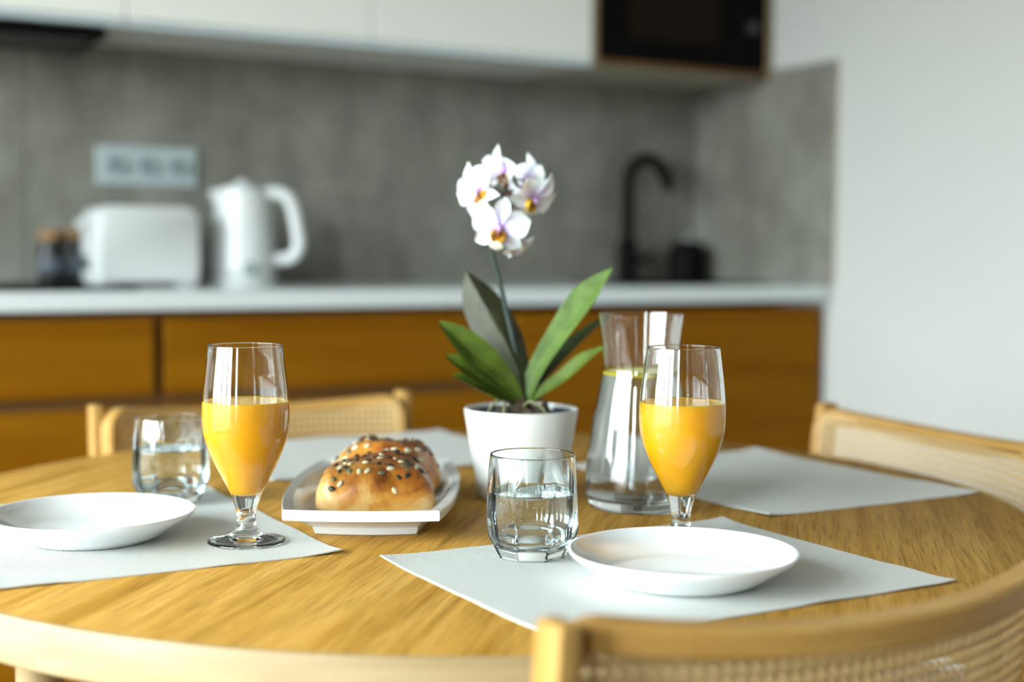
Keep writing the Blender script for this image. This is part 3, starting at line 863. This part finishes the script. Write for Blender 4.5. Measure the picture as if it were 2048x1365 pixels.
rings = [plat_ring(0.20, 0.070, 0.092, 0.004), plat_ring(0.215, 0.085, 0.108, 0.0), plat_ring(0.228, 0.098, 0.120, 0.0005), plat_ring(0.232, 0.100, 0.122, 0.0045),
         plat_ring(0.236, 0.102, 0.124, 0.008), plat_ring(0.280, 0.124, 0.150, 0.0175), plat_ring(0.325, 0.146, 0.176, 0.0225), plat_ring(0.327, 0.147, 0.177, 0.0255), plat_ring(0.326, 0.1465, 0.1765, 0.031), plat_ring(0.323, 0.145, 0.175, 0.0325),
         plat_ring(0.298, 0.126, 0.158, 0.0295), plat_ring(0.290, 0.121, 0.153, 0.0255), plat_ring(0.262, 0.108, 0.138, 0.0125), plat_ring(0.240, 0.098, 0.126, 0.0095)]
mb = MB(); mb.loft(rings, True, True, True)
platter = mb.build('serving_platter', M_PORC, None, smooth=28, loc=PC, rot=(0, 0, PA))
tag(platter, 'white boat-shaped platter holding two seeded buns', 'platter')


def bun_mat():
    m, nt, b = newmat('bread_crust')
    tc = nt.nodes.new('ShaderNodeTexCoord')
    sep = nt.nodes.new('ShaderNodeSeparateXYZ'); nt.links.new(tc.outputs['Object'], sep.inputs[0])
    n = nt.nodes.new('ShaderNodeTexNoise'); n.inputs['Scale'].default_value = 22; n.inputs['Detail'].default_value = 7; n.inputs['Roughness'].default_value = 0.62; n.inputs['Distortion'].default_value = 0.6
    nt.links.new(tc.outputs['Object'], n.inputs['Vector'])
    mr = nt.nodes.new('ShaderNodeMapRange'); mr.inputs[1].default_value = 0.0; mr.inputs[2].default_value = 0.056; mr.inputs[3].default_value = -0.26; mr.inputs[4].default_value = 0.50
    nt.links.new(sep.outputs['Z'], mr.inputs[0])
    ad = nt.nodes.new('ShaderNodeMath'); nt.links.new(mr.outputs[0], ad.inputs[0])
    sc = nt.nodes.new('ShaderNodeMath'); sc.operation = 'MULTIPLY'; sc.inputs[1].default_value = 2.2; nt.links.new(n.outputs['Fac'], sc.inputs[0])
    sb = nt.nodes.new('ShaderNodeMath'); sb.operation = 'SUBTRACT'; sb.inputs[1].default_value = 0.66; nt.links.new(sc.outputs[0], sb.inputs[0])
    nt.links.new(sb.outputs[0], ad.inputs[1])
    r = ramp(nt, [(0.0, (0.66, 0.44, 0.19)), (0.28, (0.62, 0.36, 0.105)), (0.48, (0.52, 0.23, 0.030)), (0.68, (0.36, 0.118, 0.009)), (0.92, (0.17, 0.042, 0.004))])
    nt.links.new(ad.outputs[0], r.inputs[0]); nt.links.new(r.outputs[0], b.inputs['Base Color'])
    b.inputs['Roughness'].default_value = 0.38; b.inputs['Subsurface Weight'].default_value = 0.08
    b.inputs['Subsurface Scale'].default_value = 0.004
    bp = nt.nodes.new('ShaderNodeBump'); bp.inputs['Strength'].default_value = 0.6; bp.inputs['Distance'].default_value = 0.002
    nt.links.new(n.outputs['Fac'], bp.inputs['Height']); nt.links.new(bp.outputs['Normal'], b.inputs['Normal'])
    return m


M_BUN = bun_mat()
M_SEEDD = plain('dark_seed', (0.022, 0.026, 0.014), 0.4, noise=0.4, nscale=400)
M_SEEDG = plain('green_seed', (0.12, 0.13, 0.055), 0.45, noise=0.3, nscale=400)
M_SEEDP = plain('pale_seed', (0.60, 0.55, 0.36), 0.5, noise=0.2, nscale=400)


def seed_mesh(name, mat):
    mb = MB(); pr = [(0, -1), (0.62, -0.7), (0.98, -0.15), (0.9, 0.35), (0.5, 0.8), (0, 1.0)]
    vs = []; rings = []
    mb.lathe([(r, z) for r, z in pr], 8)
    mb.v = [(x * 0.0027, z * 0.0040, y * 0.0012) for x, y, z in mb.v]
    o = mb.build(name, mat, None, smooth=180); me = o.data; bpy.data.objects.remove(o)
    return me


SEEDS = [seed_mesh('seed', M_SEEDD), seed_mesh('seed', M_SEEDG), seed_mesh('seed', M_SEEDP)]


def bun(loc, rz, lx, ly, h, label, seed):
    rnd = random.Random(seed)
    off = Vector((seed * 1.7, seed * 0.9, 0))

    def surf(u, v):
        """u azimuth 0..2pi, v 0 (bottom edge) .. 1 (top)"""
        ca, sa = cos(u), sin(u); e = 0.66
        ph = v * pi / 2
        rr = cos(ph) ** 0.62 if v < 1 else 0
        zz = sin(ph) ** 0.86
        x = lx * rr * abs(ca) ** e * (1 if ca > 0 else -1); y = ly * rr * abs(sa) ** e * (1 if sa > 0 else -1)
        z = h * zz * (1 - 0.10 * (x / lx) ** 2)
        nz = mnoise.noise(Vector((x * 26, y * 26, z * 26)) + off) * 0.0065 + mnoise.noise(Vector((x * 70, y * 70, z * 70)) + off) * 0.0016
        P = Vector((x, y, z)); nrm = Vector((x / lx ** 2, y / ly ** 2, z / h ** 2 + 1e-6)).normalized()
        fade = min(1, v * 5)
        return P + nrm * nz * fade, nrm
    NU, NV = 72, 26
    rings = [[Vector((0.88 * surf(2 * pi * i / NU, 0.0)[0].x, 0.88 * surf(2 * pi * i / NU, 0.0)[0].y, -0.004)) for i in range(NU)]]
    for j in range(NV):
        v = j / NV
        rings.append([surf(2 * pi * i / NU, v)[0] for i in range(NU)])
    mb = MB(); mb.loft(rings, True, True, True)
    o = mb.build('seeded_bun', M_BUN, None, smooth=180, loc=loc, rot=(0, 0, rz))
    tag(o, label, 'bread', 'seeded bread rolls')
    placed = []
    for _ in range(2000):
        if len(placed) >= 66: break
        u = rnd.uniform(0, 2 * pi); v = 0.22 + 0.78 * rnd.random() ** 0.8
        P, nrm = surf(u, min(v, 0.985))
        dens = mnoise.noise(Vector((P.x * 32, P.y * 32, seed)))
        if v < 0.45 and rnd.random() < 0.72: continue
        if dens < -0.18 and rnd.random() < 0.8: continue
        if any((P - q).length < 0.0062 for q in placed): continue
        placed.append(P)
        s = bpy.data.objects.new('seed', rnd.choices(SEEDS, (0.52, 0.24, 0.24))[0]); COL.objects.link(s)
        s.parent = o; s.location = P + nrm * 0.0004
        qz = nrm.to_track_quat('Z', 'Y')
        s.rotation_mode = 'QUATERNION'
        s.rotation_quaternion = qz @ Euler((rnd.uniform(-.25, .25), rnd.uniform(-.25, .25), rnd.uniform(0, 2 * pi))).to_quaternion()
        k_ = rnd.uniform(0.8, 1.2); s.scale = (k_, k_, k_)
    return o


ax = Vector((cos(PA), sin(PA), 0))
b1 = PC + ax * -0.046 + Vector((-sin(PA), cos(PA), 0)) * -0.004
b2 = PC + ax * 0.073 + Vector((-sin(PA), cos(PA), 0)) * -0.004
bun((b1.x, b1.y, TZ + 0.0155), PA - pi / 2 + radians(4), 0.0605, 0.048, 0.053, 'golden seeded bun at the front of the platter', 3)
bun((b2.x, b2.y, TZ + 0.0155), PA - pi / 2 - radians(6), 0.060, 0.050, 0.054, 'golden seeded bun behind the first one on the platter', 11)

# ------------------------------------------------------------------ flower pot and orchid
pp = onz(1041, 993)
POT = Vector((pp.x, pp.y, TZ + 0.0003))
DP = (POT - EYE).dot(vF)
kp = DP / FPX
rim_r, h_pot = 114.5 * kp, 0.0995
prof = [(0, 0.002), (80 * kp, 0.002), (83 * kp, 0.0), (86.5 * kp, 0.0025), (93.0 * kp, 0.029), (92.8 * kp, 0.0300), (94.2 * kp, 0.0306), (rim_r - 0.0006, h_pot - 0.0015), (rim_r - 0.001, h_pot), (rim_r - 0.0032, h_pot), (rim_r - 0.0038, h_pot - 0.001), (97 * kp - 0.004, 0.035), (84 * kp, 0.008), (0, 0.007)]
pot = MB().lathe(prof, 96).build('flower_pot', M_POT, None, smooth=40, loc=POT)
tag(pot, 'white ceramic flower pot in the middle of the table', 'flower pot')

orchid = thing('orchid', (POT.x, POT.y, POT.z + 0.0085), 'small orchid with white and lilac flowers growing in the white pot', 'plant')
O0 = Vector(orchid.location)
M_NURS = plain('nursery_pot_plastic', (0.012, 0.028, 0.04), 0.25)
ri = rim_r - 0.0065
MB().lathe([(0, 0), (0.040, 0), (ri - 0.002, h_pot - 0.020), (ri, h_pot - 0.0115), (ri - 0.0012, h_pot - 0.0115), (ri - 0.004, h_pot - 0.022), (ri - 0.006, h_pot - 0.030), (0, h_pot - 0.030)], 64).build('nursery_pot', M_NURS, orchid, smooth=40)
mb = MB(); rnd = random.Random(4)
for _ in range(130):
    a = rnd.uniform(0, 2 * pi); r = sqrt(rnd.random()) * (ri - 0.012); s = rnd.uniform(0.004, 0.009)
    c_ = Vector((r * cos(a), r * sin(a), h_pot - 0.030 + rnd.uniform(0, 0.034) * max(0.15, 1.0 - 1.0 * r / ri)))
    E_ = Euler((rnd.uniform(0, 6), rnd.uniform(0, 6), rnd.uniform(0, 6))).to_matrix()
    mb.add([c_ + E_ @ Vector((x * s, y * s * 0.7, z * s * 0.5)) for z in (-1, 1) for y in (-1, 1) for x in (-1, 1)], [(0, 2, 3, 1), (4, 5, 7, 6), (0, 1, 5, 4), (2, 6, 7, 3), (0, 4, 6, 2), (1, 3, 7, 5)])
b = mb.build('bark_chips', plain('bark', (0.055, 0.035, 0.018), 0.8, noise=0.5, nscale=90), orchid); b['kind'] = 'stuff'
# pale roots
for k_ in range(5):
    a = k_ * 1.35 + 0.4; r0, r1 = 0.010, 0.040
    pts = [(cos(a) * r0, sin(a) * r0, h_pot - 0.006), (cos(a + .2) * 0.022, sin(a + .2) * 0.022, h_pot + 0.001), (cos(a + .5) * 0.034, sin(a + .5) * 0.034, h_pot - 0.006), (cos(a + .6) * r1, sin(a + .6) * r1, h_pot - 0.02)]
    MB().tube(interp(pts, 14), 0.0016, 8).build('aerial_root', plain('root', (0.16, 0.17, 0.08), 0.6), orchid, smooth=60)


def leaf_mat(name, up, under, rough=0.48):
    m, nt, b = newmat(name)
    g = nt.nodes.new('ShaderNodeNewGeometry')
    mx = nt.nodes.new('ShaderNodeMix'); mx.data_type = 'RGBA'
    tc = nt.nodes.new('ShaderNodeTexCoord'); n = nt.nodes.new('ShaderNodeTexNoise'); n.inputs['Scale'].default_value = 60
    nt.links.new(tc.outputs['Object'], n.inputs['Vector'])
    cols = []
    for c_ in (up, under):
        r = ramp(nt, [(0.3, tuple(v * 0.75 for v in c_)), (0.7, tuple(min(1, v * 1.25) for v in c_))]); nt.links.new(n.outputs['Fac'], r.inputs[0]); cols.append(r)
    at = nt.nodes.new('ShaderNodeAttribute'); at.attribute_name = 'under'
    nt.links.new(at.outputs['Fac'], mx.inputs[0]); nt.links.new(cols[0].outputs[0], mx.inputs[6]); nt.links.new(cols[1].outputs[0], mx.inputs[7])
    nt.links.new(mx.outputs[2], b.inputs['Base Color']); b.inputs['Roughness'].default_value = rough; b.inputs['Specular IOR Level'].default_value = 0.25
    b.inputs['Subsurface Weight'].default_value = 0.0
    return m


M_LEAF = leaf_mat('orchid_leaf', (0.070, 0.108, 0.010), (0.10, 0.15, 0.02))
M_LEAFD = leaf_mat('orchid_leaf_dark', (0.028, 0.042, 0.010), (0.040, 0.042, 0.018))
M_LEAFL = leaf_mat('orchid_leaf_light', (0.085, 0.142, 0.030), (0.09, 0.15, 0.04))


def leaf(pts, widths, face, mat, fold=0.35, thick=0.0011):
    """pts: world points of the midrib from base to tip; widths: half widths; face: direction the upper side looks"""
    N = 26; P = interp([tuple(p) for p in pts], N); Wd = interp([(w,) for w in widths], N)
    rows = {1: [], -1: []}; M_ = 8; F_ = Vector(face).normalized()
    for sgn in (1, -1):
        for i in range(N + 1):
            p = Vector(P[i]); t = (Vector(P[min(i + 1, N)]) - Vector(P[max(i - 1, 0)])).normalized()
            sd = t.cross(F_); sd.normalize(); up = sd.cross(t)
            w = max(Wd[i][0], 0.0004)
            row = []
            for j in range(-M_, M_ + 1):
                u = j / M_
                th = thick * (1 - abs(u) ** 3) * (1.3 if abs(u) < 0.1 else 1)
                row.append(p + sd * (w * u) + up * (fold * w * (abs(u) ** 1.08) - fold * w * 0.4 + sgn * th * 0.5) - O0)
            rows[sgn].append(row)
    mb = MB(); n = 2 * M_ + 1
    vs = [q for s in (1, -1) for r in rows[s] for q in r]; T = (N + 1) * n; fs = []
    for i in range(N):
        for j in range(n - 1):
            a = i * n + j; fs.append((a, a + 1, a + n + 1, a + n)); fs.append((T + a, T + a + n, T + a + n + 1, T + a + 1))
        a = i * n; fs.append((a, a + n, T + a + n, T + a)); a = i * n + n - 1; fs.append((a, T + a, T + a + n, a + n))
    mb.add(vs, fs)
    o = mb.build('leaf', mat, orchid, smooth=60)
    at = o.data.attributes.new('under', 'FLOAT', 'POINT')
    at.data.foreach_set('value', [0.0] * T + [1.0] * T)
    return o


def px3(l):
    return [atd(x, y, DP + d) for x, y, d in l]


# face: towards the camera (-vF), up, ...
toC = -vF
leaf(px3([(1046, 800, 0), (1032, 740, 0.006), (1000, 668, 0.018), (960, 598, 0.030), (931, 543, 0.036)]), [w * kp for w in (14, 30, 45, 38, 2)], -toC * 1.0 + Vector((0, 0, 0.1)) - vR * 0.25, M_LEAFD, 0.62)
leaf(px3([(1040, 805, -0.004), (1005, 765, -0.012), (962, 722, -0.020), (916, 677, -0.024), (878, 645, -0.024)]), [w * kp for w in (13, 27, 35, 26, 5)], toC * 0.9 + Vector((0, 0, 0.75)) + vR * 0.1, M_LEAF, 0.62)
leaf(px3([(1036, 806, -0.006), (1000, 780, -0.018), (955, 752, -0.028), (920, 729, -0.034), (893, 713, -0.036)]), [w * kp for w in (12, 22, 26, 21, 6)], toC * 0.75 + Vector((0, 0, 0.9)), M_LEAF, 0.55)
leaf(px3([(1030, 808, -0.004), (1000, 797, -0.018), (965, 779, -0.032), (930, 760, -0.040), (906, 751, -0.043)]), [w * kp for w in (10, 18, 22, 16, 4)], toC * 0.6 + Vector((0, 0, 1.0)), M_LEAF, 0.55)
leaf(px3([(1052, 802, 0), (1072, 742, 0.004), (1118, 668, 0.010), (1172, 592, 0.014), (1225, 536, 0.016)]), [w * kp for w in (12, 20, 26, 29, 1.5)], toC * 0.9 + Vector((0, 0, 0.35)) - vR * 0.55, M_LEAFL, 0.35)
leaf(px3([(1056, 804, 0.004), (1080, 765, 0.012), (1125, 715, 0.024), (1172, 668, 0.034), (1224, 626, 0.040)]), [w * kp for w in (12, 22, 27, 22, 2)], toC * 0.35 + Vector((0, 0, 0.9)) - vR * 0.5, M_LEAFD, 0.5)
leaf(px3([(1058, 806, -0.004), (1085, 786, -0.008), (1128, 757, -0.012), (1168, 722, -0.014), (1208, 694, -0.014)]), [w * kp for w in (10, 18, 22, 20, 4)], toC * 0.5 + Vector((0, 0, 0.85)) - vR * 0.3, M_LEAF, 0.55)

M_STEM = plain('flower_stem', (0.020, 0.035, 0.030), 0.4)
stem_pts = px3([(1050, 803, 0.004), (1040, 740, 0.012), (1024, 670, 0.012), (1010, 610, 0.010), (996, 550, 0.006), (981, 492, 0.002), (978, 455, 0.004), (990, 415, 0.010), (1012, 385, 0.012), (1020, 350, 0.012), (1018, 322, 0.010)])
MB().tube([tuple(Vector(q) - O0) for q in interp([tuple(p) for p in stem_pts], 60)], [0.0034 - 0.0018 * i / 60 for i in range(61)], 10).build('flower_stem', M_STEM, orchid, smooth=60)


def petal_mat():
    m, nt, b = newmat('orchid_petal')
    at = nt.nodes.new('ShaderNodeAttribute'); at.attribute_name = 'along'
    tc = nt.nodes.new('ShaderNodeTexCoord'); n = nt.nodes.new('ShaderNodeTexNoise'); n.inputs['Scale'].default_value = 120
    nt.links.new(tc.outputs['Object'], n.inputs['Vector'])
    ad = nt.nodes.new('ShaderNodeMath'); ad.operation = 'MULTIPLY_ADD'; ad.inputs[1].default_value = 0.25; nt.links.new(n.outputs['Fac'], ad.inputs[0]); nt.links.new(at.outputs['Fac'], ad.inputs[2])
    r = ramp(nt, [(0.10, (0.40, 0.26, 0.66)), (0.34, (0.66, 0.57, 0.82)), (0.62, (0.78, 0.76, 0.82)), (1.0, (0.84, 0.84, 0.83))])
    nt.links.new(ad.outputs[0], r.inputs[0]); nt.links.new(r.outputs[0], b.inputs['Base Color'])
    b.inputs['Roughness'].default_value = 0.5; b.inputs['Subsurface Weight'].default_value = 0.25; b.inputs['Subsurface Scale'].default_value = 0.006
    return m


M_PETAL = petal_mat()
M_LIPY = plain('lip_yellow', (0.80, 0.42, 0.012), 0.45, noise=0.35, nscale=300)
M_LIPR = plain('lip_throat', (0.16, 0.03, 0.008), 0.5, noise=0.3, nscale=300)
M_LIPW = plain('lip_white', (0.86, 0.80, 0.62), 0.5, noise=0.1, nscale=300)
M_COLUMN = plain('column_lilac', (0.55, 0.34, 0.62), 0.5)


def petal_mesh(L, Wm, cup, back, wpos=0.55):
    """petal in local x (outwards), z = forward of the flower"""
    N, M_ = 14, 6; vs = []; al = []
    for sg in (1, -1):
        for i in range(N + 1):
            u = i / N
            w = Wm * (sin(pi * min(1, u ** (0.693 / -math.log(wpos)))) ** 0.62 if 0 < u < 1 else 0.06 if u == 0 else 0.05)
            for j in range(-M_, M_ + 1):
                q = j / M_
                z = cup * L * (q * q) * 0.5 * (w / Wm) - back * L * u * u + 0.02 * L * sin(q * 5 + u * 6) * u
                vs.append((0.002 + L * u * (1 - 0.06 * q * q), w * q, z + sg * 0.00035 * (1 - abs(q) ** 2 * 0.8))); al.append(u)
    n = 2 * M_ + 1; T = (N + 1) * n; fs = []
    for i in range(N):
        for j in range(n - 1):
            a = i * n + j; fs.append((a, a + 1, a + n + 1, a + n)); fs.append((T + a, T + a + n, T + a + n + 1, T + a + 1))
        a = i * n; fs.append((a, a + n, T + a + n, T + a)); a = i * n + n - 1; fs.append((a, T + a, T + a + n, a + n))
    for a0 in (0, N * n):
        for j in range(n - 1):
            a = a0 + j; fs.append((a, T + a, T + a + 1, a + 1))
    o = MB().add(vs, fs).build('petal', M_PETAL, None, smooth=80); me = o.data
    at = me.attributes.new('along', 'FLOAT', 'POINT'); at.data.foreach_set('value', al)
    bpy.data.objects.remove(o)
    return me


ME_PET = petal_mesh(0.031, 0.0145, 0.45, 0.16, 0.60)
ME_SEP = petal_mesh(0.031, 0.0085, 0.55, 0.24, 0.60)
mb = MB(); mb.lathe([(0, 0), (0.0030, 0.001), (0.0034, 0.005), (0.0026, 0.009), (0, 0.0105)], 12)
oc = mb.build('column', M_COLUMN, None, smooth=180); ME_COL = oc.data; bpy.data.objects.remove(oc)
# lip: curled side lobes and a tongue
mb = MB(); rings = []
for i in range(9):
    u = i / 8; r = 0.0042 + 0.0040 * sin(pi * u) * 0.9
    rings.append([(-0.002 - 0.012 * u, r * 1.15 * cos(a), 0.003 + 0.006 * u + r * sin(a) * 0.9) for a in [radians(150 + 240 * k / 12) for k in range(13)]])
mb.loft(rings, False); T = len(mb.v)
mb.v += [(x, y * 0.86, z + 0.0006) for x, y, z in mb.v]; mb.f += [tuple(i + T for i in f[::-1]) for f in mb.f]
ol = mb.build('lip', M_LIPY, None, smooth=80); ME_LIP = ol.data; bpy.data.objects.remove(ol)
mb = MB(); mb.lathe([(0, -1), (0.75, -0.6), (1, 0), (0.7, 0.65), (0, 1)], 12); mb.v = [(-0.0055 + z * 0.0040, y * 0.0036, 0.0060 + x * 0.0028) for x, y, z in mb.v]
ol = mb.build('throat', M_LIPR, None, smooth=180); ME_THR = ol.data; bpy.data.objects.remove(ol)
mb = MB(); rings = []
for i in range(9):
    u = i / 8; w = 0.0012 + 0.0062 * sin(pi * u) ** 0.8
    rings.append([(-0.013 - 0.010 * u, w * cos(a), 0.0085 - 0.006 * u * u + 0.0012 * sin(a)) for a in [2 * pi * k / 12 for k in range(12)]])
mb.loft(rings)
ol = mb.build('lip_tip', M_LIPW, None, smooth=80); ME_TIP = ol.data; bpy.data.objects.remove(ol)


def flower(px, py, dd, fwd, roll, sc=1.0, close=0.0):
    """fwd in camera axes (right, up, towards camera)"""
    P = atd(px, py, DP + dd)
    f = (vR * fwd[0] + vU * fwd[1] - vF * fwd[2]).normalized()
    up = (vU - f * vU.dot(f)).normalized(); sx = up.cross(f)          # local x = up, z = forward
    up2 = up * cos(roll) + sx * sin(roll); y2 = f.cross(up2)
    Mx = Matrix(((up2.x, y2.x, f.x), (up2.y, y2.y, f.y), (up2.z, y2.z, f.z)))
    root = bpy.data.objects.new('flower', ME_COL); COL.objects.link(root); root.parent = orchid
    root.location = P - O0; root.rotation_mode = 'QUATERNION'; root.rotation_quaternion = Mx.to_quaternion(); root.scale = (sc, sc, sc)
    root['label'] = 'white orchid flower with lilac heart and yellow lip'

    def part(nm, me, rz=0.0, tilt=0.0, z=0.0, s=1.0):
        o = bpy.data.objects.new(nm, me); COL.objects.link(o); o.parent = root
        o.rotation_euler = (Euler((0, tilt, 0)).to_matrix().to_4x4() if False else Matrix.Rotation(rz, 4, 'Z') @ Matrix.Rotation(tilt, 4, 'Y')).to_euler()
        o.location = (0, 0, z); o.scale = (s, s, s); return o
    part('sepal', ME_SEP, 0, -close, -0.0010)
    part('sepal', ME_SEP, radians(128), -close, -0.0010, 0.95)
    part('sepal', ME_SEP, radians(-128), -close, -0.0010, 0.95)
    part('petal', ME_PET, radians(68), -close * 0.9, 0.0006)
    part('petal', ME_PET, radians(-68), -close * 0.9, 0.0006)
    part('lip', ME_LIP); part('throat', ME_THR); part('lip_tip', ME_TIP)
    # short flower stalk to the spike
    tgt = min((Vector(q) for q in interp([tuple(p) for p in stem_pts[5:]], 30)), key=lambda q: (q - P + f * 0.02).length)
    mid = P - f * 0.012 + Vector((0, 0, 0.002))
    MB().tube([tuple(P - f * 0.001 - O0), tuple(mid - O0), tuple(tgt - O0)], 0.0012, 8).build('flower_stalk', plain('stalk_red', (0.09, 0.035, 0.02), 0.5), orchid, smooth=60)
    return root


flower(1000, 456, -0.018, (-0.12, -0.22, 1.0), radians(10), 1.08, -0.02)
flower(964, 380, 0.000, (-0.72, -0.12, 0.66), radians(-24), 1.08, 0.36)
flower(1014, 340, 0.010, (-0.72, -0.30, 0.55), radians(12), 0.98, 0.50)
flower(1066, 395, 0.002, (0.50, -0.66, 0.56), radians(26), 1.0, 0.10)
flower(1050, 362, 0.034, (0.75, 0.05, -0.60), radians(-10), 0.95, 0.30)
flower(1030, 488, 0.020, (0.50, -0.80, 0.15), radians(14), 0.72, 0.45)
for (x, y, d, s) in ((1018, 392, -0.004, 0.0042), (1026, 408, -0.006, 0.0034), (1012, 372, 0.0, 0.0030)):
    mb = MB(); mb.lathe([(0, -1.4), (0.6, -1.0), (1, -0.1), (0.75, 0.8), (0, 1.4)], 12); mb.v = [(a * s, b_ * s, c_ * s) for a, b_, c_ in mb.v]
    mb.build('bud', plain('bud_brown', (0.11, 0.035, 0.018), 0.5, noise=0.3, nscale=200), orchid, smooth=180, loc=atd(x, y, DP + d) - O0, rot=(0.5, 0.3, 0))
